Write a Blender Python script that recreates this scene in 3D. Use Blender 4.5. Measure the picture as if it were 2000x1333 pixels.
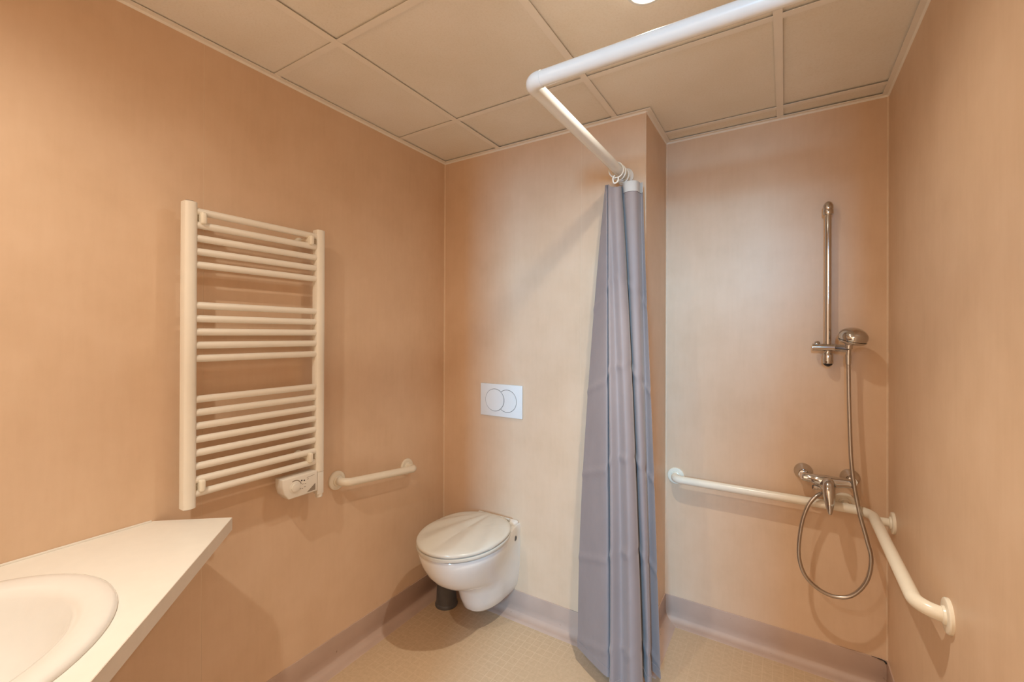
import bpy, bmesh, math, random
from mathutils import Vector, Matrix
random.seed(7)
for o in list(bpy.data.objects):
    bpy.data.objects.remove(o)
SC = bpy.context.scene
COL = SC.collection
PI = math.pi

# ------------------------------------------------------------------ camera
CAM = Vector((1.57794, -1.84155, 1.35973))
YAW, PITCH, ROLL, FPX = 0.55572, 0.00244, 0.00383, 858.75
fw = Vector((-math.sin(YAW)*math.cos(PITCH), math.cos(YAW)*math.cos(PITCH), math.sin(PITCH)))
rt0 = Vector((math.cos(YAW), math.sin(YAW), 0)); up0 = rt0.cross(fw)
rt = rt0*math.cos(ROLL) + up0*math.sin(ROLL)
up = up0*math.cos(ROLL) - rt0*math.sin(ROLL)
cd = bpy.data.cameras.new('camera'); cam = bpy.data.objects.new('camera', cd); COL.objects.link(cam)
cam.matrix_world = Matrix(((rt.x, up.x, -fw.x, CAM.x), (rt.y, up.y, -fw.y, CAM.y), (rt.z, up.z, -fw.z, CAM.z), (0, 0, 0, 1)))
cd.sensor_fit = 'HORIZONTAL'; cd.sensor_width = 36; cd.lens = FPX/2000*36
cd.shift_y = -15.236/2000; cd.clip_start = 0.02
SC.camera = cam

# ------------------------------------------------------------------ world, light, exposure
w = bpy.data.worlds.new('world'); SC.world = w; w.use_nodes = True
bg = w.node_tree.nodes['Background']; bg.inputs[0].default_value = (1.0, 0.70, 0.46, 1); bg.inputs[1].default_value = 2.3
vs = SC.view_settings
vs.view_transform = 'Standard'; vs.look = 'None'; vs.exposure = 0.0; vs.gamma = 1.0; vs.use_curve_mapping = False
# daylight from the window of the next room, reaching in through the doorway behind the camera
ld = bpy.data.lights.new('window_daylight', 'AREA'); ld.shape = 'RECTANGLE'; ld.size = 0.38; ld.size_y = 0.9
ld.energy = 195; ld.color = (0.22, 0.62, 1.0)
lo = bpy.data.objects.new('window_daylight', ld); COL.objects.link(lo)
lo.location = (1.90, -4.7, 2.10)
lo.rotation_euler = (Vector((0.95, 0.0, 1.1)) - Vector(lo.location)).to_track_quat('-Z', 'Y').to_euler()
LAMP_W = ((63, 17), (34, 32))      # ceiling downlights (beam, spill): shower side, basin side
LAMP_COL = (1.0, 0.955, 0.83)

# ------------------------------------------------------------------ room numbers (metres)
H, W, D, XA, YR, HS = 2.289, 1.9167, 0.3621, 1.0862, -2.10, 0.11
B1, BB = 0.3584, -0.3456

# ------------------------------------------------------------------ materials
def new_mat(name):
    m = bpy.data.materials.new(name); m.use_nodes = True
    return m, m.node_tree, m.node_tree.nodes['Principled BSDF']
def noise(nt, scale, detail=4, rough=0.55, stretch=None):
    tc = nt.nodes.new('ShaderNodeNewGeometry')
    src = tc.outputs['Position']
    if stretch:
        mp = nt.nodes.new('ShaderNodeMapping'); mp.inputs['Scale'].default_value = stretch
        nt.links.new(src, mp.inputs[0]); src = mp.outputs[0]
    n = nt.nodes.new('ShaderNodeTexNoise')
    n.inputs['Scale'].default_value = scale; n.inputs['Detail'].default_value = detail; n.inputs['Roughness'].default_value = rough
    nt.links.new(src, n.inputs['Vector'])
    return n.outputs['Fac']
def ramp(nt, fac, stops):
    r = nt.nodes.new('ShaderNodeValToRGB')
    e = r.color_ramp.elements
    while len(e) < len(stops): e.new(0.5)
    for i, (p, c) in enumerate(stops):
        e[i].position = p; e[i].color = (*c, 1)
    nt.links.new(fac, r.inputs[0])
    return r.outputs[0]
def bump(nt, b, height, strength, dist=0.002):
    n = nt.nodes.new('ShaderNodeBump'); n.inputs['Strength'].default_value = strength; n.inputs['Distance'].default_value = dist
    nt.links.new(height, n.inputs['Height']); nt.links.new(n.outputs[0], b.inputs['Normal'])
def plain(name, col, rough=0.4, metal=0.0, spec=0.5, var=0.0, nscale=30):
    m, nt, b = new_mat(name)
    b.inputs['Base Color'].default_value = (*col, 1); b.inputs['Roughness'].default_value = rough
    b.inputs['Metallic'].default_value = metal; b.inputs['Specular IOR Level'].default_value = spec
    if var:
        f = noise(nt, nscale, 3)
        c = ramp(nt, f, [(0.3, tuple(x*(1-var) for x in col)), (0.7, tuple(min(1, x*(1+var)) for x in col))])
        nt.links.new(c, b.inputs['Base Color'])
    return m
def wall_mat():
    m, nt, b = new_mat('peach_laminate')
    big = noise(nt, 5.5, 5, 0.6); fine = noise(nt, 55, 4, 0.6, (1, 1, 0.12))
    mx = nt.nodes.new('ShaderNodeMath'); mx.operation = 'MULTIPLY_ADD'; mx.inputs[1].default_value = 0.35
    nt.links.new(fine, mx.inputs[0]); nt.links.new(big, mx.inputs[2])
    c = ramp(nt, mx.outputs[0], [(0.45, (0.690, 0.485, 0.325)), (0.66, (0.725, 0.517, 0.355)), (0.85, (0.750, 0.542, 0.380))])
    nt.links.new(c, b.inputs['Base Color'])
    b.inputs['Roughness'].default_value = 0.42; b.inputs['Specular IOR Level'].default_value = 0.38
    return m
def floor_mat():
    m, nt, b = new_mat('beige_mosaic_vinyl')
    geo = nt.nodes.new('ShaderNodeNewGeometry'); sep = nt.nodes.new('ShaderNodeSeparateXYZ')
    nt.links.new(geo.outputs['Position'], sep.inputs[0])
    def M(op, a, bb=None):
        n = nt.nodes.new('ShaderNodeMath'); n.operation = op
        for i, v in enumerate((a, bb)):
            if v is None: continue
            if isinstance(v, (int, float)): n.inputs[i].default_value = v
            else: nt.links.new(v, n.inputs[i])
        return n.outputs[0]
    def line(axis):
        t = M('FRACT', M('DIVIDE', M('ADD', sep.outputs[axis], 10.0), 0.036))
        return M('LESS_THAN', M('ABSOLUTE', M('SUBTRACT', t, 0.5)), 0.045)
    grid = M('MAXIMUM', line(0), line(1))
    wear = noise(nt, 2.2, 4)
    wm = nt.nodes.new('ShaderNodeMapRange'); wm.inputs[1].default_value = 0.40; wm.inputs[2].default_value = 0.62
    wm.inputs[3].default_value = 0.05; wm.inputs[4].default_value = 0.6; nt.links.new(wear, wm.inputs[0])
    g2 = M('MULTIPLY', grid, wm.outputs[0])
    f = noise(nt, 70, 4)
    base = ramp(nt, f, [(0.3, (0.53, 0.375, 0.235)), (0.7, (0.60, 0.435, 0.285))])
    mix = nt.nodes.new('ShaderNodeMixRGB'); mix.inputs[2].default_value = (0.67, 0.51, 0.345, 1)
    nt.links.new(g2, mix.inputs[0]); nt.links.new(base, mix.inputs[1])
    sp = noise(nt, 95, 2, 0.5)
    spot = ramp(nt, sp, [(0.765, (0, 0, 0)), (0.80, (1, 1, 1))])
    m2 = nt.nodes.new('ShaderNodeMixRGB'); m2.inputs[2].default_value = (0.30, 0.20, 0.12, 1)
    nt.links.new(M('MULTIPLY', spot, 0.5), m2.inputs[0]); nt.links.new(mix.outputs[0], m2.inputs[1])
    nt.links.new(m2.outputs[0], b.inputs['Base Color'])
    b.inputs['Roughness'].default_value = 0.45; b.inputs['Specular IOR Level'].default_value = 0.4
    return m
def tile_mat():
    m, nt, b = new_mat('mineral_fibre_tile')
    f = noise(nt, 160, 3, 0.7); big = noise(nt, 3, 4)
    c = ramp(nt, f, [(0.30, (0.84, 0.785, 0.70)), (0.50, (0.88, 0.83, 0.755)), (0.7, (0.89, 0.845, 0.775))])
    c2 = ramp(nt, big, [(0.3, (0.93, 0.91, 0.86)), (0.7, (1, 1, 1))])
    mx = nt.nodes.new('ShaderNodeMixRGB'); mx.blend_type = 'MULTIPLY'; mx.inputs[0].default_value = 1
    nt.links.new(c, mx.inputs[1]); nt.links.new(c2, mx.inputs[2]); nt.links.new(mx.outputs[0], b.inputs['Base Color'])
    b.inputs['Roughness'].default_value = 0.85; b.inputs['Specular IOR Level'].default_value = 0.2
    return m
def skirt_mat():
    m, nt, b = new_mat('taupe_skirting_vinyl')
    f = noise(nt, 6, 5)
    c = ramp(nt, f, [(0.3, (0.475, 0.335, 0.265)), (0.7, (0.545, 0.395, 0.320))])
    sp = noise(nt, 60, 2)
    spot = ramp(nt, sp, [(0.73, (1, 1, 1)), (0.80, (0.55, 0.5, 0.45))])
    mx = nt.nodes.new('ShaderNodeMixRGB'); mx.blend_type = 'MULTIPLY'; mx.inputs[0].default_value = 1
    nt.links.new(c, mx.inputs[1]); nt.links.new(spot, mx.inputs[2]); nt.links.new(mx.outputs[0], b.inputs['Base Color'])
    b.inputs['Roughness'].default_value = 0.5
    return m
def fabric_mat():
    m, nt, b = new_mat('grey_polyester')
    f = noise(nt, 14, 4, 0.6, (1, 1, 0.4))
    c = ramp(nt, f, [(0.3, (0.275, 0.225, 0.220)), (0.7, (0.305, 0.250, 0.245))])
    nt.links.new(c, b.inputs['Base Color'])
    b.inputs['Roughness'].default_value = 0.55; b.inputs['Sheen Weight'].default_value = 0.25
    b.inputs['Specular IOR Level'].default_value = 0.35
    fn = noise(nt, 9, 3, 0.5, (1, 1, 0.5))
    bump(nt, b, fn, 0.25, 0.01)
    return m
def hose_mat():
    return plain('steel_hose', (0.50, 0.46, 0.42), 0.28, 1.0)
MW = wall_mat(); MF = floor_mat(); MT = tile_mat(); MS = skirt_mat(); MFAB = fabric_mat(); MH = hose_mat()
MSEAL = plain('pale_sealant', (0.75, 0.56, 0.40), 0.5, var=0.04)
MBAR = plain('cream_ceiling_metal', (0.88, 0.825, 0.745), 0.5, var=0.02, nscale=8)
MENAM = plain('white_enamel', (0.86, 0.80, 0.70), 0.28, var=0.01)
MPLAST = plain('white_plastic', (0.84, 0.80, 0.72), 0.35, var=0.01)
MCREAM = plain('cream_nylon', (0.86, 0.79, 0.66), 0.25, var=0.015)
MRAIL = plain('white_coated_tube', (0.85, 0.86, 0.84), 0.22, var=0.01)
MCER = plain('white_ceramic', (0.83, 0.80, 0.76), 0.12, var=0.01)
MSEAT = plain('white_seat_plastic', (0.66, 0.62, 0.545), 0.22, var=0.01)
MCOUNT = plain('white_laminate_top', (0.86, 0.82, 0.75), 0.35, var=0.012)
MEDGE = plain('white_edge_band', (0.80, 0.72, 0.63), 0.45, var=0.02)
MCHROME = plain('chrome', (0.58, 0.57, 0.56), 0.09, 1.0)
MDARK = plain('dark_plastic', (0.02, 0.018, 0.018), 0.4, var=0.1)
MGREY = plain('dark_grey_plastic', (0.095, 0.092, 0.095), 0.45, var=0.08)
MLINE = plain('shadow_gap_grey', (0.16, 0.15, 0.14), 0.6, var=0.05)
MMARK = plain('grey_print', (0.30, 0.25, 0.20), 0.6, var=0.05)
MFLUSH = plain('white_flush_plastic', (0.80, 0.80, 0.79), 0.3, var=0.01)
MHEAD = plain('pale_curtain_tape', (0.54, 0.51, 0.485), 0.6, var=0.03)
MDOOR = plain('door_frame_paint', (0.75, 0.72, 0.66), 0.5, var=0.02)
def glow(name, col, s):
    m, nt, b = new_mat(name)
    b.inputs['Base Color'].default_value = (0.8, 0.8, 0.8, 1)
    b.inputs['Emission Color'].default_value = (*col, 1); b.inputs['Emission Strength'].default_value = s
    return m
MGLOW = glow('lit_lamp_lens', (1.0, 0.90, 0.74), 9.0)

# ------------------------------------------------------------------ helpers
WL = {}
def empty(name, loc):
    o = bpy.data.objects.new(name, None); o.empty_display_size = 0.05; o.location = loc; COL.objects.link(o)
    WL[o.name] = Vector(loc)
    return o
def tag(o, label, cat=None, group=None):
    o['label'] = label
    if cat: o['category'] = cat
    if group: o['group'] = group
    return o
def thing(name, label, cat, loc, group=None):
    return tag(empty(name, loc), label, cat, group)
def link(name, me, at, parent=None):
    o = bpy.data.objects.new(name, me); COL.objects.link(o)
    at = Vector(at); WL[o.name] = at
    if parent:
        o.parent = parent; o.location = at - WL[parent.name]
    else:
        o.location = at
    return o
def obj(name, bm, mat, parent=None, smooth=True, angle=35, recalc=True):
    """world-space bmesh -> one object with its origin at its own middle"""
    if recalc: bmesh.ops.recalc_face_normals(bm, faces=bm.faces[:])
    lo = Vector((min(v.co.x for v in bm.verts), min(v.co.y for v in bm.verts), min(v.co.z for v in bm.verts)))
    hi = Vector((max(v.co.x for v in bm.verts), max(v.co.y for v in bm.verts), max(v.co.z for v in bm.verts)))
    c = (lo + hi)/2
    bmesh.ops.translate(bm, verts=bm.verts[:], vec=-c)
    me = bpy.data.meshes.new(name); bm.to_mesh(me); bm.free()
    me.materials.append(mat)
    if smooth:
        me.polygons.foreach_set('use_smooth', [True]*len(me.polygons))
        me.set_sharp_from_angle(angle=math.radians(angle))
    return link(name, me, c, parent)
def struct(o):
    o['kind'] = 'structure'; return o
def box(lo, hi, bev=0.0, seg=2, bm=None):
    bm = bm or bmesh.new()
    vs_ = [bm.verts.new((x, y, z)) for z in (lo[2], hi[2]) for y in (lo[1], hi[1]) for x in (lo[0], hi[0])]
    for f in ((0, 2, 3, 1), (4, 5, 7, 6), (0, 1, 5, 4), (2, 6, 7, 3), (0, 4, 6, 2), (1, 3, 7, 5)):
        bm.faces.new([vs_[i] for i in f])
    if bev: bmesh.ops.bevel(bm, geom=bm.edges[:], offset=bev, segments=seg, profile=0.5, affect='EDGES')
    return bm
def prism(poly, z0, z1, bm=None):
    bm = bm or bmesh.new()
    a = [bm.verts.new((x, y, z0)) for x, y in poly]; b = [bm.verts.new((x, y, z1)) for x, y in poly]
    bm.faces.new(a[::-1]); bm.faces.new(b)
    n = len(poly)
    for i in range(n): bm.faces.new((a[i], a[(i+1) % n], b[(i+1) % n], b[i]))
    return bm
def loft(rings, cap0=True, cap1=True, bm=None):
    bm = bm or bmesh.new()
    vr = [[bm.verts.new(p) for p in r] for r in rings]
    n = len(vr[0])
    for a, b in zip(vr, vr[1:]):
        for i in range(n): bm.faces.new((a[i], a[(i+1) % n], b[(i+1) % n], b[i]))
    if cap0: bm.faces.new(vr[0][::-1])
    if cap1: bm.faces.new(vr[-1])
    return bm
def frame_for(t):
    t = Vector(t).normalized()
    a = Vector((0, 0, 1)) if abs(t.z) < 0.9 else Vector((1, 0, 0))
    u = t.cross(a).normalized(); return u, t.cross(u).normalized()
def lathe(origin, axis, prof, seg=32, cap0=True, cap1=True, bm=None):
    """prof: (distance along axis, radius)"""
    o = Vector(origin); ax = Vector(axis).normalized(); u, v = frame_for(ax)
    rings = [[o + ax*h + (u*math.cos(2*PI*i/seg) + v*math.sin(2*PI*i/seg))*max(r, 1e-4) for i in range(seg)] for h, r in prof]
    return loft(rings, cap0, cap1, bm)
def sweep(pts, rad, seg=16, caps=True, bm=None):
    pts = [Vector(p) for p in pts]; n = len(pts)
    if isinstance(rad, (int, float)): rad = [rad]*n
    T = [(pts[min(i+1, n-1)] - pts[max(i-1, 0)]).normalized() for i in range(n)]
    u, v = frame_for(T[0]); rings = []
    for i in range(n):
        u = (u - T[i]*u.dot(T[i])).normalized(); v = T[i].cross(u)
        rings.append([pts[i] + (u*math.cos(2*PI*k/seg) + v*math.sin(2*PI*k/seg))*rad[i] for k in range(seg)])
    return loft(rings, caps, caps, bm)
def rounded(pts, rads, n=10):
    """polyline with filleted corners"""
    pts = [Vector(p) for p in pts]; out = [pts[0]]
    for i in range(1, len(pts)-1):
        p = pts[i]; a = (pts[i-1]-p).normalized(); b = (pts[i+1]-p).normalized()
        half = a.angle(b)/2; r = rads[i-1]; t = r/math.tan(half)
        c = p + (a+b).normalized()*(r/math.sin(half))
        s, e = p+a*t-c, p+b*t-c
        ang = s.angle(e); ax = s.cross(e).normalized()
        for k in range(n+1): out.append(c + Matrix.Rotation(ang*k/n, 3, ax) @ s)
    out.append(pts[-1]); return out
def catmull(P, n=12):
    P = [Vector(p) for p in P]; out = []
    for i in range(len(P)-1):
        p0, p1, p2, p3 = P[max(i-1, 0)], P[i], P[i+1], P[min(i+2, len(P)-1)]
        for k in range(n):
            t = k/n
            out.append(0.5*((2*p1)+(p2-p0)*t+(2*p0-5*p1+4*p2-p3)*t*t+(3*p1-p0-3*p2+p3)*t**3))
    out.append(P[-1]); return out
def copy_part(o, parent, at):
    c = o.copy(); COL.objects.link(c); c.parent = parent
    WL[c.name] = Vector(at); c.location = Vector(at) - WL[parent.name]
    return c

# ------------------------------------------------------------------ floor
fl = struct(obj('floor', prism([(-.12, YR-.12), (W+.12, YR-.12), (W+.12, D+.12), (-.12, D+.12)], -0.08, 0.0), MF, smooth=False))
tag(fl, 'beige vinyl floor printed with small mosaic squares')

# ------------------------------------------------------------------ walls: backing slab, laminate panels, joint strips
def wall(name, lo, hi, label):
    return tag(struct(obj(name, box(lo, hi), MSEAL, smooth=False)), label)
TH, PT = 0.10, 0.006
wl = wall('wall_left', (-TH-PT, YR-.1, 0), (-PT, 0.10, H+.12), 'peach laminate wall behind the towel radiator')
for y0, y1 in ((YR, -1.1716), (-1.1690, 0.0)):
    obj('wall_panel', box((-PT, y0, 0.004), (0, y1, H+.10)), MW, wl, smooth=False)
obj('joint_strip', box((-PT, -1.1716, 0.004), (-.0004, -1.1690, H)), MSEAL, wl, smooth=False)
wb = wall('wall_back', (0.0, PT, 0), (XA-PT, TH, H+.12), 'peach laminate wall behind the toilet')
for x0, x1 in ((0.0, .7975), (.7997, XA)):
    obj('wall_panel', box((x0, 0, 0.004), (x1, PT, H+.10)), MW, wb, smooth=False)
obj('joint_strip', box((.7975, .0004, 0.004), (.7997, PT, H)), MSEAL, wb, smooth=False)
wc = wall('wall_column_side', (XA-TH, TH, 0), (XA-PT, D+.10, H+.12), 'narrow side face of the wall projection beside the curtain')
obj('wall_panel', box((XA-PT, PT, 0.004), (XA, D, H+.10)), MW, wc, smooth=False)
wd = wall('wall_alcove', (XA, D+PT, 0), (W+TH, D+TH, H+.12), 'peach laminate wall of the shower recess')
obj('wall_panel', box((XA, D, 0.004), (W, D+PT, H+.10)), MW, wd, smooth=False)
wr = wall('wall_right', (W+PT, YR-.1, 0), (W+TH, D+PT, H+.12), 'peach laminate wall at the right edge')
for y0, y1 in ((YR, -1.001), (-.999, D)):
    obj('wall_panel', box((W, y0, 0.004), (W+PT, y1, H+.10)), MW, wr, smooth=False)
# rear wall with the doorway the photographer stands in
DX0, DX1, DH = 1.01, 1.79, 2.075
bm = box((-TH, YR-.10, 0), (DX0, YR-PT, H+.12)); box((DX1, YR-.10, 0), (W+TH, YR-PT, H+.12), bm=bm); box((DX0, YR-.10, DH), (DX1, YR-PT, H+.12), bm=bm)
wz = tag(struct(obj('wall_rear', bm, MSEAL, smooth=False)), 'rear wall with the open doorway')
for lo_, hi_ in (((0, YR-PT, .004), (DX0, YR, H+.1)), ((DX1, YR-PT, .004), (W, YR, H+.1)), ((DX0, YR-PT, DH), (DX1, YR, H+.1))):
    obj('wall_panel', box(lo_, hi_), MW, wz, smooth=False)
d1 = tag(struct(obj('door_1', box((DX0-.05, YR, 0), (DX0, YR+.012, DH+.05), .003), MDOOR)), 'painted frame of the open doorway')
obj('door_jamb', box((DX1, YR, 0), (DX1+.05, YR+.012, DH+.05), .003), MDOOR, d1)
obj('door_head', box((DX0, YR, DH), (DX1, YR+.012, DH+.05), .003), MDOOR, d1)
wh = tag(struct(obj('hall_light_blocker', box((1.66, YR-.31, 0), (2.4, YR-.19, 1.70)), MDOOR, smooth=False)), 'added half-height light blocker beyond the doorway')  # unseen blocker, added to shade the lower right of the shower recess
tag(struct(obj('floor_hall', box((-1.2, -5.2, -.08), (3.4, YR-.12, 0)), MF, smooth=False)), 'hall floor beyond the doorway')
# pale seal beads in the corners
def bead(parent, x, y, sx, sy, r=0.006, z1=H):
    poly = [(x, y)] + [(x + sx*r*(1-math.sin(a)), y + sy*r*(1-math.cos(a))) for a in [k*PI/8 for k in range(5)]]
    obj('corner_seal', prism(poly, HS, z1), MSEAL, parent)
bead(wl, 0, 0, 1, -1); bead(wd, XA, D, 1, -1); bead(wr, W, D, -1, -1, .006)
obj('corner_strip', box((XA-.0025, -.0025, HS), (XA+.0012, .004, H), .001, 1), MSEAL, wb)

# ------------------------------------------------------------------ coved skirting
prof = [(0, HS), (.0035, HS), (.0045, HS-.002), (.0045, .042)] + [(.0045+.036*(1-math.cos(a)), .042-.036*math.sin(a)*1.08) for a in [k*PI/12 for k in range(1, 7)]] + [(.06, .0015), (.062, 0), (0, 0)]
def baseboard(side, p0, p1, nrm, c0, c1, label):
    """c0/c1: +1 concave corner, -1 convex, 0 square end"""
    p0 = Vector((*p0, 0)); p1 = Vector((*p1, 0)); t = (p1-p0).normalized(); n = Vector((*nrm, 0))
    r0 = [p0 + n*a + t*(a*c0) + Vector((0, 0, z)) for a, z in prof]
    r1 = [p1 + n*a - t*(a*c1) + Vector((0, 0, z)) for a, z in prof]
    o = struct(obj('baseboard_'+side, loft([r0, r1]), MS, angle=50)); tag(o, label)
    return o
baseboard('left', (0, YR), (0, 0), (1, 0), 1, 1, 'coved taupe skirting below the radiator wall')
baseboard('back', (0, 0), (XA, 0), (0, -1), 1, -1, 'coved taupe skirting below the toilet wall')
baseboard('column_side', (XA, 0), (XA, D), (1, 0), -1, 1, 'short coved skirting on the wall projection')
ba = baseboard('alcove', (XA, D), (W, D), (0, -1), 1, 1, 'coved taupe skirting below the shower fittings')
baseboard('right', (W, D), (W, YR), (-1, 0), 1, 1, 'coved taupe skirting below the right wall')
bm = sweep(catmull([(W-.050, D-.005, HS+.0015), (W-.03, D-.0055, HS), (W-.012, D-.006, HS-.003), (W-.006, D-.008, HS-.010)], 5), [.0008]*5+[.0022]*6+[.0030]*5, 6)
obj('mould_line', bm, MDARK, ba)

# ------------------------------------------------------------------ suspended ceiling
ce = tag(struct(obj('ceiling', box((-.1, YR-.1, H+.12), (W+.1, D+.1, H+.20)), MDARK, smooth=False)), 'suspended ceiling of cream mineral fibre tiles')
xs = [0, B1, B1+.6, B1+1.2, W]; ys = [YR, BB-1.2, BB-.6, BB, BB+.6, D]
g = .0012
for i in range(4):
    for j in range(5):
        x0, x1, y0, y1 = xs[i]+g, xs[i+1]-g, ys[j]+g, ys[j+1]-g
        z = H + .0042 + random.random()*.0035
        if j == 4 and i < 2: continue
        if j >= 3 and i < 2: y1 = 0 - .003
        if j >= 3 and i == 2:
            if j == 3: poly = [(x0, y0), (x1, y0), (x1, y1), (XA+.003, y1), (XA+.003, -.003), (x0, -.003)]
            else: poly = [(XA+.003, y0), (x1, y0), (x1, y1), (XA+.003, y1)]
        else: poly = [(x0, y0), (x1, y0), (x1, y1), (x0, y1)]
        dx = random.uniform(-.0008, .0008); dy = random.uniform(-.0008, .0008)
        poly = [(a+dx, b+dy) for a, b in poly]
        bm = prism(poly, z, z+.014)
        if i == 2 and j == 2:      # hole for the downlight
            pass
        obj('ceiling_tile', bm, MT, ce, smooth=False)
def tbar(lo, hi): obj('ceiling_bar', box(lo, hi), MBAR, ce, smooth=False)
t = .012
for k, x in enumerate(xs[1:4]):
    y1 = 0 if x < XA else D
    tbar((x-t, YR+.02, H), (x+t, y1-.02, H+.0012))
for y in ys[1:5]:
    segs = [(0.02, xs[1]-t), (xs[1]+t, xs[2]-t), (xs[2]+t, xs[3]-t), (xs[3]+t, W-.02)]
    if y > 0: segs = [(XA+.02, xs[3]-t), (xs[3]+t, W-.02)]
    for a, b in segs: tbar((a, y-t, H+.0003), (b, y+t, H+.0014))
# perimeter angle
def angle(poly): obj('wall_angle', prism(poly, H-.0008, H+.0012), MBAR, ce, smooth=False)
a = .022
angle([(0, YR), (a, YR+a), (a, -a), (0, 0)])
angle([(0, 0), (a, -a), (XA+a, -a), (XA, 0)])
angle([(XA, 0), (XA+a, -a), (XA+a, D-a), (XA, D)])
angle([(XA, D), (XA+a, D-a), (W-a, D-a), (W, D)])
angle([(W, D), (W-a, D-a), (W-a, YR+a), (W, YR)])
angle([(0, YR), (W, YR), (W-a, YR+a), (a, YR+a)])
def tbead(p0, p1, n):
    p0 = Vector((*p0, H-.0008)); p1 = Vector((*p1, H-.0008)); n = Vector((*n, 0)); r = .0055
    sec = [(0, 0), (r, 0), (r*.6, -r*.6), (0, -r)]
    obj('ceiling_seal', loft([[p + n*u + Vector((0, 0, v)) for u, v in sec] for p in (p0, p1)]), MBAR, ce)
tbead((0, YR), (0, 0), (1, 0)); tbead((0, 0), (XA, 0), (0, -1)); tbead((XA, 0), (XA, D), (1, 0)); tbead((XA, D), (W, D), (0, -1)); tbead((W, D), (W, YR), (-1, 0))

# ------------------------------------------------------------------ ceiling downlights
def downlight(x, y, watts, label):
    root = thing('ceiling_downlight', label, 'ceiling lamp', (x, y, H))
    ring = [(.0, .054), (-.003, .0535), (-.0045, .050), (-.0045, .045), (-.001, .042), (.0, .0418)]
    obj('trim_ring', lathe((x, y, H+.0028), (0, 0, 1), ring, 40, False, False), MRAIL, root)
    obj('lamp_lens', lathe((x, y, H-.001), (0, 0, 1), [(-.004, .0005), (-.0035, .02), (-.002, .034), (0.003, .0425)], 32, True, True), MGLOW, root)
    for nm, e_, ang in (('downlight_beam', watts[0], 82), ('downlight_spill', watts[1], 168)):
        l = bpy.data.lights.new(nm, 'SPOT'); l.energy = e_; l.color = LAMP_COL; l.shadow_soft_size = .02
        l.spot_size = math.radians(ang); l.spot_blend = 1.0
        o = bpy.data.objects.new(nm, l); COL.objects.link(o); o.parent = root; o.location = (0, 0, -.03)
    return root
downlight(B1+.9, BB-.3, LAMP_W[0], 'round lit downlight in the ceiling above the curtain rail')
downlight(B1+.3, BB-1.5, LAMP_W[1], 'round lit downlight in the ceiling above the washbasin')

# ------------------------------------------------------------------ towel radiator
RX = .075
rad = thing('towel_radiator', 'white ladder towel radiator with eighteen rungs on the left wall', 'radiator', (0.0, -1.02, .84))
def post(yc, z0, z1):
    pr = []
    hw, x0, x1 = .0165, RX-.022, RX+.012
    pr = [(x0, yc-hw), (x1-.008, yc-hw)] + [(x1-.010+.010*math.sin(a), yc-hw*math.cos(a)) for a in [k*PI/10 for k in range(1, 10)]] + [(x1-.008, yc+hw), (x0, yc+hw)]
    o = obj('post', prism(pr, z0, z1), MENAM, rad, angle=50)
    for zz, s in ((z0, -1), (z1, 1)):
        obj('end_cap', prism([(RX-.016 + (px-(RX-.016))*.72, yc+(py-yc)*.72) for px, py in pr], min(zz, zz+s*.003), max(zz, zz+s*.003)), MDARK if yc < -1 else MENAM, o, angle=50)
    return o
YP0, YP1 = -1.2365, -.8065
post(YP0, .838, 1.751); post(YP1, .838, 1.751)
zr = [1.727-.0402*k for k in range(5)] + [1.4435-.0402*k for k in range(5)] + [1.1595-.0405*k for k in range(8)]
rung0 = None
for z in zr:
    if rung0 is None:
        rung0 = obj('rung', sweep([(RX-.006, YP0+.012, z), (RX-.006, YP1-.012, z)], .011, 16), MENAM, rad)
        rc = WL[rung0.name].copy()
    else:
        copy_part(rung0, rad, (rc.x, rc.y, z))
for yc in (-1.205, -.848):
    for zc in (1.7075, .8985):
        b = obj('wall_bracket', lathe((0.0, yc, zc), (1, 0, 0), [(0, .017), (.006, .017), (.010, .0105), (RX-.004, .0100)], 20), MCREAM, rad)
        obj('bracket_clip', box((RX-.020, yc-.0085, zc-.0185), (RX+.016, yc+.0085, zc+.0185), .0065, 4), MCREAM, b)
# control unit below the right post
cu = obj('control_stem', box((RX-.018, YP1-.014, .752), (RX+.010, YP1+.013, .838), .003), MPLAST, rad)
obj('heater_plug', lathe((RX-.004, YP1+.002, .738), (0, 0, 1), [(0, .010), (.002, .012), (.016, .012)], 20), MPLAST, cu)
cb = [(-.958, .846), (-.822, .846), (-.822, .770), (-.935, .770), (-.950, .790), (-.957, .815)]
def yz_prism(poly, x0, x1, bev=0):
    bm = bmesh.new()
    A = [bm.verts.new((x0, y, z)) for y, z in poly]; Bv = [bm.verts.new((x1, y, z)) for y, z in poly]
    bm.faces.new(A); bm.faces.new(Bv[::-1]); n = len(poly)
    for i in range(n): bm.faces.new((A[i], Bv[i], Bv[(i+1) % n], A[(i+1) % n]))
    if bev: bmesh.ops.bevel(bm, geom=bm.edges[:], offset=bev, segments=3, profile=.5, affect='EDGES')
    return bm
XF = RX+.014
ctl = obj('control_unit', yz_prism(cb, RX-.034, XF, .004), MPLAST, rad)
ctl['label'] = 'white thermostat box with dial and indicator dots'
obj('dial', lathe((XF-.001, -.912, .808), (1, 0, 0), [(0, .021), (.002, .021), (.003, .019), (.003, .015), (.006, .0145), (.007, .012)], 32), MPLAST, ctl)
for yy, zz in ((-.8865, .826), (-.8765, .8235), (-.8935, .7985)):
    obj('indicator_dot', lathe((XF-.0005, yy, zz), (1, 0, 0), [(0, .0028), (.001, .0028), (.0014, .002)], 12), MDARK, ctl)
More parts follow.
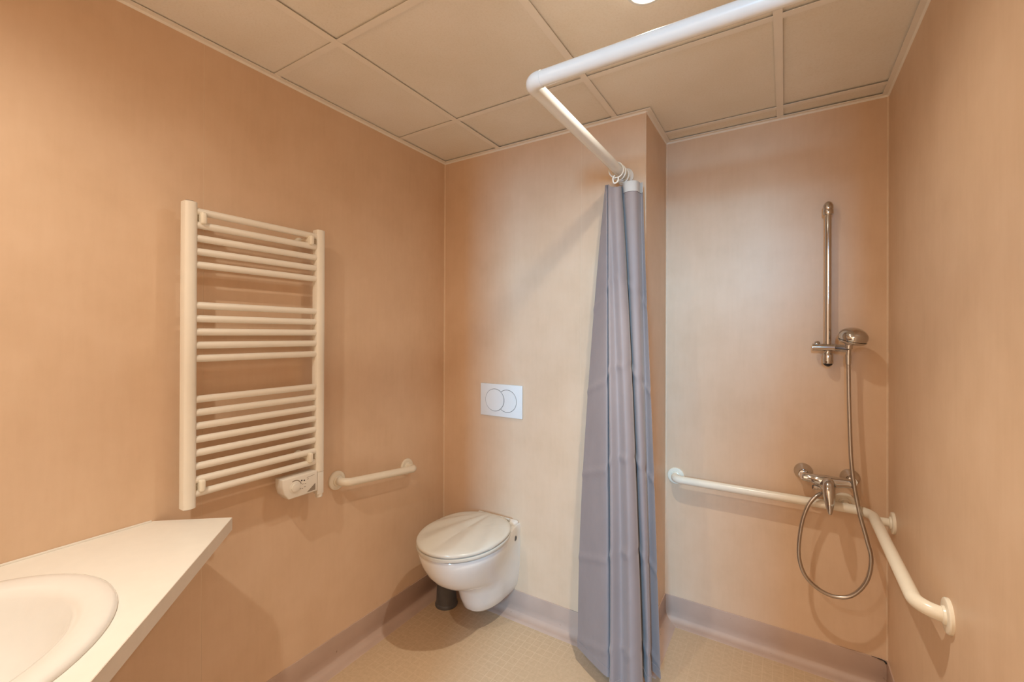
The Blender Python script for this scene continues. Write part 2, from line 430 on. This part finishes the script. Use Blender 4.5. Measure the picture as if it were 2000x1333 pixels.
def arc_yz(cy, cz, r, a0, a1, wd, x):
    bm = bmesh.new(); ps = []
    for k in range(13):
        a = math.radians(a0+(a1-a0)*k/12)
        ps.append([bm.verts.new((x, cy+rr*math.cos(a), cz+rr*math.sin(a))) for rr in (r-wd, r+wd)])
    for p, q in zip(ps, ps[1:]): bm.faces.new((p[0], p[1], q[1], q[0]))
    r_ = bmesh.ops.extrude_face_region(bm, geom=bm.faces[:])
    bmesh.ops.translate(bm, verts=[v for v in r_['geom'] if isinstance(v, bmesh.types.BMVert)], vec=(.0006, 0, 0))
    return bm
obj('dial_scale', arc_yz(-.912, .808, .0245, 15, 115, .0016, XF-.0002), MMARK, ctl)
obj('printed_triangle', yz_prism([(-.866, .777), (-.832, .777), (-.832, .802)], XF-.0005, XF+.0005), MMARK, ctl, smooth=False)
for yy, zz in ((-.882, .812), (-.872, .811), (-.884, .7965), (-.874, .800), (-.862, .825)):
    obj('printed_mark', yz_prism([(yy-.003, zz-.0012), (yy+.003, zz-.0006), (yy+.003, zz+.0010), (yy-.003, zz+.0008)], XF-.0003, XF+.0005), MMARK, ctl, smooth=False)
obj('printed_line', yz_prism([(-.866, .8305), (-.836, .8340), (-.836, .8352), (-.866, .8317)], XF-.0003, XF+.0005), MMARK, ctl, smooth=False)

# ------------------------------------------------------------------ grab bars
def flange(root, c, n, r=.0385):
    c = Vector(c); n = Vector(n)
    return obj('flange', lathe(c, n, [(0, r), (.006, r), (.0085, r-.002), (.0095, r-.006), (.0095, .022), (.014, .0205), (.016, .0165)], 36, True, True), MCREAM, root)
gb = thing('grab_bar', 'short cream grab bar on the left wall below the radiator and before the toilet', 'grab bar', (0, -.48, .73))
pth = rounded([(0.0, -.676, .752), (.062, -.676, .752), (.062, -.279, .709), (0.0, -.279, .709)], [.03, .03], 8)
obj('tube', sweep(pth, .0165, 20), MCREAM, gb)
flange(gb, (0, -.676, .752), (1, 0, 0)); flange(gb, (0, -.279, .709), (1, 0, 0))
ZG = .687
gc = thing('grab_bar', 'long cream corner grab bar running round the shower recess to the right wall', 'grab bar', (1.5, D, ZG))
pth = rounded([(1.137, D, ZG), (1.137, D-.056, ZG), (W-.058, D-.056, ZG), (W-.058, -.382, ZG), (W, -.382, ZG-.004)], [.03, .06, .05], 12)
obj('tube', sweep(pth, .0175, 20), MCREAM, gc)
flange(gc, (1.137, D, ZG), (0, -1, 0))
flange(gc, (W, -.382, ZG-.004), (-1, 0, 0), .041)
for c, n, e in (((1.782, D, ZG+.004), (0, -1, 0), .05), ((W, .252, ZG-.010), (-1, 0, 0), .052)):
    f = flange(gc, c, n)
    obj('stub', sweep([Vector(c)+Vector(n)*.005, Vector(c)+Vector(n)*e], .0145, 16), MCREAM, f)

# ------------------------------------------------------------------ toilet
TX = .362
def outline(hw, f, hb, ym, n=40, yb=0.0):
    """half widths: hw at ym, hb at the wall; f = front y. ordered ring, n points per side"""
    P = []
    for k in range(n+1):
        s = k/n
        if s < .45:
            q = s/.45; y = yb + (ym-yb)*q; e = q*q*(3-2*q); x = hb+(hw-hb)*e
        else:
            q = (s-.45)/.55; a_ = q*PI/2
            x = hw*math.cos(a_)**.92 if q < 1 else 0; y = ym + (f-ym)*math.sin(a_)
        P.append((x, y))
    return P + [(-x, y) for x, y in P[-2::-1]]
def ring(hw, f, hb, ym, z, yb=0.0, dz=0.0):
    return [Vector((TX+x, y, z + dz*(y/f if f else 0))) for x, y in outline(hw, f, hb, ym, yb=yb)]
to = thing('toilet', 'white wall-hung toilet with closed fluted lid beside the grey brush pot', 'toilet', (TX, 0, .08))
secs = [(.082, .048, -.185, .045, -.06), (.090, .072, -.220, .070, -.08), (.110, .090, -.246, .092, -.10), (.150, .103, -.262, .110, -.11), (.200, .111, -.278, .118, -.12),
        (.235, .116, -.300, .121, -.14), (.255, .120, -.345, .122, -.17), (.275, .125, -.392, .123, -.20), (.302, .133, -.430, .124, -.23), (.338, .147, -.464, .124, -.25),
        (.378, .163, -.487, .124, -.27), (.412, .175, -.497, .124, -.28), (.432, .178, -.499, .124, -.285), (.440, .174, -.495, .122, -.285)]
bm = loft([ring(w_, f_, hb_, ym_, z_) for z_, w_, f_, hb_, ym_ in secs])
obj('bowl', bm, MCER, to, angle=60)
obj('backplate', box((TX-.120, -.050, .400), (TX+.120, -.0005, .456), .012, 4), MCER, to)
SEG_ = 96
def oval(sc_=1.0, hw=.187, yc=-.284, hl=.229):
    out = []
    for k in range(SEG_):
        a_ = 2*PI*k/SEG_; c_, s_ = math.cos(a_), math.sin(a_)
        e_ = 2.0 if s_ < 0 else 2.35
        r_ = (abs(c_)**e_ + abs(s_)**e_)**(-1/e_)
        out.append((hw*sc_*r_*c_, yc + hl*sc_*r_*s_))
    return out
def seat_ring(sc_, z): return [Vector((TX+x, y, z)) for x, y in oval(sc_)]
bm = loft([seat_ring(.985, .447), seat_ring(.998, .449), seat_ring(1.0, .454), seat_ring(1.0, .460), seat_ring(.985, .4625)])
obj('seat', bm, MSEAT, to, angle=50)
# lid: domed, with shallow fan flutes spreading from the hinge
bm = bmesh.new(); rings = []
base = oval()
NS = [(.985, .4660), (1.0, .468), (1.0, .4735), (.993, .4775), (.97, .4800)] + [(s, None) for s in (.90, .8, .7, .6, .5, .4, .3, .2, .1)]
cyl = -.284
for s, z in NS:
    r_ = []
    for x, y in base:
        px, py = x*s, cyl+(y-cyl)*s
        th = math.atan2(px, -(py+.03)+1e-6)
        fl_ = abs(((th/.36) + .5) % 1.0 - .5)*2
        amp = .0075*min(1, max(0, (1-s)/.12))*min(1, math.hypot(px, py+.03)/.18)
        zz = (z if z else .4800 + .012*(1-s*s)**.8) + amp*(fl_-.5)*1.3
        r_.append(bm.verts.new((TX+px, py, zz)))
    rings.append(r_)
n = len(rings[0])
for a_, b_ in zip(rings, rings[1:]):
    for i in range(n): bm.faces.new((a_[i], a_[(i+1) % n], b_[(i+1) % n], b_[i]))
bm.faces.new(rings[0][::-1]); bm.faces.new(rings[-1])
obj('lid', bm, MSEAT, to, angle=60)
for s in (-1, 1):
    obj('hinge', sweep([(TX+s*.055, -.045, .464), (TX+s*.090, -.045, .464)], .0075, 16), MSEAT, to)
    obj('bolt_cap', lathe((TX+s*.1235, -.052, .388), (s, 0, 0), [(-.012, .013), (.004, .013), (.006, .011)], 20), MGREY, to)

# brush pot on the floor
bp = thing('toilet_brush_pot', 'dark grey plastic brush pot on the floor under the toilet', 'brush pot', (.131, -.128, 0))
obj('pot', lathe((.131, -.128, .012), (0, 0, 1), [(0, .0515), (.02, .050), (.10, .047), (.21, .044), (.25, .0415), (.254, .037)], 36), MGREY, bp)
obj('base_ring', lathe((.131, -.128, 0), (0, 0, 1), [(0, .056), (.006, .0565), (.014, .053), (.018, .049)], 36), MGREY, bp)
obj('brush_handle', lathe((.131, -.128, .26), (0, 0, 1), [(0, .010), (.05, .009), (.10, .011), (.115, .008), (.12, .002)], 16), MGREY, bp)

# ------------------------------------------------------------------ flush plate
fp = thing('flush_plate', 'white dual flush plate with two round buttons above the toilet', 'flush plate', (.376, 0, 1.03))
px0, px1, pz0, pz1 = .2525, .4995, .948, 1.110
def xz_prism(poly, y0, y1):
    bm = bmesh.new()
    A = [bm.verts.new((x, y0, z)) for x, z in poly]; Bv = [bm.verts.new((x, y1, z)) for x, z in poly]
    bm.faces.new(A); bm.faces.new(Bv[::-1]); n_ = len(poly)
    for i in range(n_): bm.faces.new((A[i], Bv[i], Bv[(i+1) % n_], A[(i+1) % n_]))
    return bm
obj('plate', box((px0, -.011, pz0), (px1, -.0002, pz1), .003, 3), MFLUSH, fp)
R1 = .0565; c1 = (.341, 1.030); c2 = (.413, 1.029)
full = [(c1[0]+R1*math.cos(2*PI*k/48), c1[1]+R1*math.sin(2*PI*k/48)) for k in range(48)]
hx = (c2[0]-c1[0])/2; ah = math.acos(hx/R1)
cres = [(c2[0]+R1*math.cos(-(PI-ah)+2*(PI-ah)*k/40), c2[1]+R1*math.sin(-(PI-ah)+2*(PI-ah)*k/40)) for k in range(41)]
cres += [(c1[0]+R1*math.cos(ah-2*ah*k/20), c1[1]+R1*math.sin(ah-2*ah*k/20)) for k in range(1, 20)]
def grow(poly, c, s): return [(c[0]+(x-c[0])*s, c[1]+(z-c[1])*s) for x, z in poly]
obj('button_gap', xz_prism(full, -.0112, -.006), MLINE, fp, smooth=False)
obj('button_gap', xz_prism(cres, -.0112, -.006), MLINE, fp, smooth=False)
b1_ = xz_prism(grow(full, c1, .962), -.0128, -.006); obj('flush_button', b1_, MFLUSH, fp, angle=40)
cc = (c2[0]+.014, c2[1]); b2_ = xz_prism(grow(cres, cc, .955), -.0125, -.006); obj('flush_button', b2_, MFLUSH, fp, angle=40)

# ------------------------------------------------------------------ curtain rail
ZR = 2.030; RXX = 1.000; RY = -.825; RR = .0200
cr = thing('curtain_rail', 'thick white L-shaped tube rail for the shower curtain below the ceiling', 'curtain rail', (RXX, 0, ZR))
obj('tube', sweep([(RXX, -.012, ZR), (RXX, RY+.034, ZR)], RR, 24), MRAIL, cr)
obj('tube', sweep([(RXX+.034, RY, ZR), (W-.012, RY, ZR)], RR, 24), MRAIL, cr)
pth = rounded([(RXX, RY+.036, ZR), (RXX, RY, ZR), (RXX+.036, RY, ZR)], [.028], 12)
obj('elbow', sweep(pth, RR+.0012, 24), MRAIL, cr)
obj('wall_flange', lathe((RXX, 0, ZR), (0, -1, 0), [(0, .036), (.008, .036), (.014, .030), (.03, .0225)], 32), MRAIL, cr)
obj('wall_flange', lathe((W, RY, ZR), (-1, 0, 0), [(0, .036), (.008, .036), (.014, .030), (.03, .0225)], 32), MRAIL, cr)

# ------------------------------------------------------------------ shower curtain
BOT = [(.853, -.146), (.93, -.192), (1.008, -.232), (1.014, -.205), (1.042, -.288), (1.074, -.258), (1.118, -.290), (1.144, -.250), (1.118, -.150), (1.148, -.190), (1.157, -.178), (1.140, -.112), (1.184, -.136)]
TOP = [(.942, -.086), (.946, -.098), (.953, -.106), (.958, -.099), (.964, -.112), (.975, -.116), (.996, -.118), (1.010, -.102), (1.004, -.058), (1.030, -.100), (1.068, -.094), (1.078, -.052), (1.090, -.062)]
tb = catmull([(*p_, 0) for p_ in TOP], 12); bb_ = catmull([(*p_, 0) for p_ in BOT], 12)
NC = len(tb); NR = 180
Z0, Z1 = .065, 1.975
def curtain_pt(c, r):
    u = c/(NC-1); tt = r/(NR-1)
    e = 1.85 - .85*u
    s = 1-(1-tt)**e
    p_ = tb[c].lerp(bb_[c], s)
    # the header dips between the rings; soft sideways wander of the folds lower down
    dip = .020*(1-math.cos(max(0, min(1, 1-abs(u-.50)/.20))*PI))/2*(1-tt)**14
    wob = .005*math.sin(u*11+tt*5.0)*tt*(1-tt)*2.2
    q = ((tt*5.6 + .35*math.sin(u*3.1)) % 1.0)      # packing creases across the cloth
    wob -= .0032*max(0, 1-abs(q-.5)/.06)*min(1, tt*3)
    z = Z1 + (Z0-Z1)*tt - dip
    return Vector((p_.x+wob*.6, p_.y+wob, z))
HR = 0
def sheet(c0, c1, r0, r1, th, off=0.0):
    bm = bmesh.new()
    G = [[bm.verts.new(curtain_pt(c, r) + Vector((0, off, 0))) for c in range(c0, c1+1)] for r in range(r0, r1+1)]
    for a_, b_ in zip(G, G[1:]):
        for i in range(len(a_)-1): bm.faces.new((a_[i], a_[i+1], b_[i+1], b_[i]))
    bmesh.ops.recalc_face_normals(bm, faces=bm.faces[:])
    bmesh.ops.solidify(bm, geom=bm.faces[:], thickness=th)
    return bm
cu_ = thing('shower_curtain', 'grey polyester shower curtain drawn together beside the wall projection', 'curtain', (1.0, -.1, Z0))
obj('cloth', sheet(0, NC-1, 0, NR-1, .0012), MFAB, cu_, angle=80)
obj('header_tape', sheet(104, NC-1, 0, 4, .0034), MHEAD, cu_, angle=80)['label'] = 'pale tape along the top edge'
obj('hem', sheet(0, NC-1, NR-4, NR-1, .0030), MFAB, cu_, angle=80)
for i, (yy, tilt, lab) in enumerate(((-.122, .35, 'white plastic curtain ring nearest the camera on the rail'), (-.085, -.15, 'white plastic curtain ring second from the rail end'), (-.048, .1, 'white plastic curtain ring closest to the back wall'))):
    rg = []
    for k in range(33):
        a_ = 2*PI*k/32
        v = Vector((.0285*math.sin(a_), 0, .031*math.cos(a_)))
        v = Matrix.Rotation(tilt, 3, 'Z') @ v
        rg.append(Vector((RXX, yy, ZR-.0075)) + v)
    bm = bmesh.new(); rings = []
    for k in range(32):
        t_ = (rg[(k+1) % 32]-rg[k-1]).normalized(); u_ = (rg[k]-Vector((RXX, yy, ZR-.0075))).normalized(); v_ = t_.cross(u_)
        rings.append([bm.verts.new(rg[k]+(u_*math.cos(2*PI*q/8)+v_*math.sin(2*PI*q/8))*.0028) for q in range(8)])
    for k in range(32):
        for q in range(8): bm.faces.new((rings[k][q], rings[k][(q+1) % 8], rings[(k+1) % 32][(q+1) % 8], rings[(k+1) % 32][q]))
    tag(obj('curtain_ring', bm, MPLAST), lab, 'curtain ring', 'rings holding the shower curtain')
hk = sweep(catmull([(.996, -.128, 2.000), (.990, -.132, 1.985), (.996, -.134, 1.966), (1.010, -.132, 1.972), (1.012, -.130, 1.988)], 6), .0032, 8)
rg_ = bpy.data.objects['curtain_ring']
hk_o = obj('hook', hk, MPLAST, rg_)

# ------------------------------------------------------------------ shower riser rail, hand shower, hose, mixer
BX, BY = 1.7235, D-.050
sr = thing('shower_riser_rail', 'chrome riser rail on the shower wall', 'shower rail', (BX, D, 1.26))
obj('bar', sweep([(BX, BY, 1.262), (BX, BY, 1.862)], .0112, 24), MCHROME, sr)
obj('end_bracket', lathe((BX, BY, 1.842), (0, 0, 1), [(0, .0165), (.004, .018), (.018, .0178), (.020, .0168), (.024, .0178), (.036, .0172), (.046, .013), (.052, .006), (.053, .001)], 28), MCHROME, sr)
obj('wall_mount', sweep([(BX, BY, 1.862), (BX, D, 1.862)], .0135, 20), MCHROME, sr)
eb = obj('end_bracket', lathe((BX, BY, 1.248), (0, 0, 1), [(0, .0165), (.004, .018), (.036, .0175), (.044, .014)], 28), MCHROME, sr)
obj('plug', lathe((BX, BY, 1.236), (0, 0, 1), [(0, .004), (.004, .011), (.010, .0155), (.0125, .0158)], 24), MDARK, eb)
obj('wall_mount', sweep([(BX, BY, 1.268), (BX, D, 1.268)], .0125, 20), MCHROME, sr)
sl = obj('slider', sweep([(BX-.052, BY-.004, 1.312), (BX+.026, BY-.004, 1.312)], .0150, 24), MCHROME, sr)
obj('slider_holder', sweep([(BX+.0275, BY-.006, 1.311), (BX+.066, BY-.030, 1.309)], .0145, 24), MCHROME, sr)
obj('slider_gap', sweep([(BX+.024, BY-.004, 1.312), (BX+.0285, BY-.0065, 1.311)], .0142, 20), MDARK, sl)
obj('clamp_knob', lathe((BX-.036, BY-.004, 1.322), (0, .35, 1), [(0, .011), (.008, .011), (.012, .009), (.014, .003)], 20), MCHROME, sl)
HX, HY, HZ = BX+.062, BY-.030, 1.310
hs_ = thing('hand_shower', 'chrome hand shower resting in the rail holder', 'hand shower', (HX, HY, HZ))
obj('handle', sweep(catmull([(HX, HY, HZ-.030), (HX+.001, HY-.002, HZ), (HX+.002, HY-.004, HZ+.018), (HX+.004, HY-.010, HZ+.034)], 6), [.0085]*6+[.0125]*6+[.0165]*7, 20), MCHROME, hs_)
# head: a flattened dome seen from the side, sprayer face turned down and outwards
def dome(c, axes, n=28, m=12, cut=-.32):
    bm = bmesh.new(); rows = []
    ex, ey, ez = [Vector(a_) for a_ in axes]
    for j in range(m+1):
        ph = PI/2 - (PI/2 - math.asin(cut))*j/m
        z = math.sin(ph); r_ = math.cos(ph)
        rows.append([Vector(c) + (ex*math.cos(2*PI*k/n)+ey*math.sin(2*PI*k/n))*max(r_, 1e-3) + ez*z for k in range(n)])
    return loft(rows, bm=bm)
hc = Vector((HX+.012, HY-.028, HZ+.044))
tilt = Matrix.Rotation(math.radians(12), 3, 'Y') @ Matrix.Rotation(math.radians(10), 3, 'X')
ax3 = [tilt @ Vector(v) for v in ((.047, 0, 0), (0, .050, 0), (0, 0, .036))]
hd = obj('shower_head', dome(hc, ax3), MCHROME, hs_, angle=50)
ax4 = [tilt @ Vector(v) for v in ((.0465, 0, 0), (0, .0495, 0), (0, 0, -.018))]
obj('spray_face', dome(hc+tilt @ Vector((0, 0, -.0125)), ax4, cut=0.02), MCHROME, hs_, angle=50)
ho = thing('shower_hose', 'ribbed steel shower hose looping from the hand shower down to the mixer', 'shower hose', (1.74, BY-.06, .36))
MXY = D-.075
pts = [(HX, HY, HZ-.028), (HX+.001, HY+.002, 1.20), (HX+.003, HY-.005, 1.05), (HX+.009, HY-.018, .86), (1.815, D-.10, .705), (1.838, D-.108, .60), (1.851, D-.112, .53), (1.838, D-.112, .445), (1.795, D-.112, .378),
       (1.742, D-.112, .357), (1.688, D-.112, .372), (1.645, D-.112, .415), (1.626, D-.112, .490), (1.634, D-.108, .60), (1.655, D-.102, .680), (1.682, D-.092, .722), (1.704, D-.080, .734), (1.722, D-.074, .742)]
cp = catmull(pts, 14)
# resample evenly and give the tube its ribs
L_ = [0]
for a_, b_ in zip(cp, cp[1:]): L_.append(L_[-1]+(b_-a_).length)
N_ = 620; rs = []; j = 0
for k in range(N_):
    s = L_[-1]*k/(N_-1)
    while j < len(L_)-2 and L_[j+1] < s: j += 1
    q = (s-L_[j])/max(1e-9, L_[j+1]-L_[j]); rs.append(cp[j].lerp(cp[j+1], q))
obj('hose', sweep(rs, [.0066 if k % 2 else .0076 for k in range(N_)], 10), MH, ho, angle=85)
obj('hose_nut', sweep([rs[0]+Vector((0, 0, .004)), rs[14]], [.0095, .0085], 16), MCHROME, ho)
obj('hose_nut', sweep([rs[-16], rs[-1]], [.0085, .0105], 16), MCHROME, ho)
mx_ = thing('shower_mixer', 'chrome wall mixer tap with a downward lever in the shower', 'mixer tap', (1.72, D, .79))
for x in (1.6435, 1.7985):
    ro = obj('rosette', lathe((x, D, .794), (0, -1, 0), [(0, .033), (.004, .0335), (.010, .032), (.020, .026), (.030, .019), (.036, .0165)], 36), MCHROME, mx_)
    obj('inlet', sweep([(x, D-.03, .794), (x, MXY-.002, .792)], .0150, 24), MCHROME, ro)
    obj('inlet_nut', sweep([(x, D-.045, .793), (x, D-.062, .793)], .0195, 6), MCHROME, ro)
zb = .786
obj('body', sweep([(1.637, MXY, zb+.004), (1.642, MXY, zb+.004), (1.668, MXY, zb+.003), (1.672, MXY, zb+.003), (1.69, MXY-.002, zb), (1.72, MXY-.004, zb-.002), (1.752, MXY-.002, zb), (1.772, MXY, zb+.002), (1.800, MXY, zb+.002), (1.805, MXY, zb+.002)],
    [.012, .0165, .0168, .0185, .021, .0245, .021, .0185, .0175, .013], 24), MCHROME, mx_)
obj('neck', lathe((1.721, MXY, zb-.004), (0, -.62, -.18), [(0, .024), (.030, .0255), (.040, .0245), (.050, .019), (.054, .008)], 28), MCHROME, mx_)
# lever: tapering pear bent downwards
lp = catmull([(1.721, MXY-.022, zb+.010), (1.721, MXY-.046, zb-.006), (1.722, MXY-.062, zb-.035), (1.723, MXY-.074, zb-.070), (1.724, MXY-.084, zb-.104)], 8)
lr = [.008, .013, .017, .019, .0205, .0212, .0216, .0218] + [.0218-.0002*k for k in range(8)] + [.0202-.0007*k for k in range(8)] + [.0146-.0013*k for k in range(8)] + [.0035]
obj('lever', sweep(lp, lr, 24), MCHROME, mx_, angle=70)
obj('outlet', sweep([(1.722, MXY, zb-.010), (1.722, MXY, zb-.050)], [.017, .0125], 24), MCHROME, mx_)
dv = obj('diverter_knob', sweep([(1.708, MXY, zb-.034), (1.690, MXY, zb-.032), (1.688, MXY, zb-.032), (1.676, MXY-.001, zb-.031), (1.674, MXY-.001, zb-.031)], [.007, .007, .0100, .0100, .008], 16), MCHROME, mx_)
obj('knob_cap', sweep([(1.674, MXY-.001, zb-.031), (1.6715, MXY-.001, zb-.031)], .0072, 16), MDARK, dv)

# ------------------------------------------------------------------ corner worktop and washbasin
ZC, TC = .806, .037
A_ = Vector((.167, -1.161)); E1 = Vector((.735, -.678)).normalized(); E2 = Vector((-E1.y*-1, 0))
E1 = Vector((.7350, -.6780)); E2 = Vector((-.6780, -.7350))
far = A_ + E1*1.11
tp = far.y - (YR+.001); back2 = far + E2*(tp/.735)
outer = [(.0005, -1.296), tuple(A_), tuple(far), tuple(back2), (.0005, YR+.001)]
BC = A_ + E1*.555 + E2*.300
def ell(a_, b_, n=64): return [BC + E1*(a_*math.cos(2*PI*k/n)) + E2*(b_*math.sin(2*PI*k/n)) for k in range(n)]
bm = bmesh.new()
def loop(pts): 
    vs_ = [bm.verts.new((p_[0], p_[1], ZC)) for p_ in pts]
    return [bm.edges.new((vs_[i], vs_[(i+1) % len(vs_)])) for i in range(len(vs_))]
ed = loop(outer) + loop([(p_.x, p_.y) for p_ in ell(.268, .228)])
bmesh.ops.triangle_fill(bm, edges=ed, use_beauty=True, use_dissolve=False)
r_ = bmesh.ops.extrude_face_region(bm, geom=bm.faces[:])
bmesh.ops.translate(bm, verts=[v for v in r_['geom'] if isinstance(v, bmesh.types.BMVert)], vec=(0, 0, -TC))
wt = thing('washbasin_worktop', 'white laminate corner worktop holding the washbasin', 'worktop', (.35, -1.7, ZC-TC))
top = obj('slab', bm, MCOUNT, wt, smooth=False)
eb_ = bmesh.new()
def edge_strip(p, q):
    p = Vector(p); q = Vector(q); t_ = (q-p).normalized(); n_ = Vector((-t_.y, t_.x))
    if n_.dot(BC-p) > 0: n_ = -n_
    return prism([tuple(p), tuple(q), tuple(q+n_*.0012), tuple(p+n_*.0012)], ZC-TC, ZC-.0006)
obj('edge_band', edge_strip(outer[1], outer[2]), MEDGE, wt, smooth=False)
obj('edge_band', edge_strip(outer[0], outer[1]), MEDGE, wt, smooth=False)
obj('edge_band', edge_strip(outer[2], outer[3]), MEDGE, wt, smooth=False)
obj('wall_seal', box((.0003, YR+.01, ZC-.001), (.006, -1.302, ZC+.005), .002), MCOUNT, wt)
ba_ = thing('washbasin', 'oval white washbasin set in the corner worktop', 'washbasin', (BC.x, BC.y, ZC))
def er(a_, b_, z): return [Vector((p_.x, p_.y, z)) for p_ in ell(a_, b_)]
bm = loft([er(.262, .222, ZC-.03), er(.266, .226, ZC+.0003), er(.292, .252, ZC+.0003), er(.2925, .2525, ZC+.004), er(.290, .250, ZC+.009), er(.283, .243, ZC+.0125), er(.268, .228, ZC+.0135), er(.245, .205, ZC+.011), er(.232, .192, ZC+.006), er(.224, .184, ZC-.006),
           er(.212, .172, ZC-.035), er(.192, .155, ZC-.075), er(.160, .128, ZC-.110), er(.110, .088, ZC-.130), er(.050, .042, ZC-.138), er(.022, .022, ZC-.140),
           er(.022, .022, ZC-.150), er(.120, .095, ZC-.148), er(.20, .165, ZC-.09), er(.235, .196, ZC-.03)], False, False)
bm2 = bm
obj('basin_bowl', bm2, MCER, ba_, angle=60)
obj('waste', lathe((BC.x, BC.y, ZC-.1405), (0, 0, 1), [(0, .022), (.002, .022), (.003, .019), (.003, .006)], 24), MCHROME, ba_)
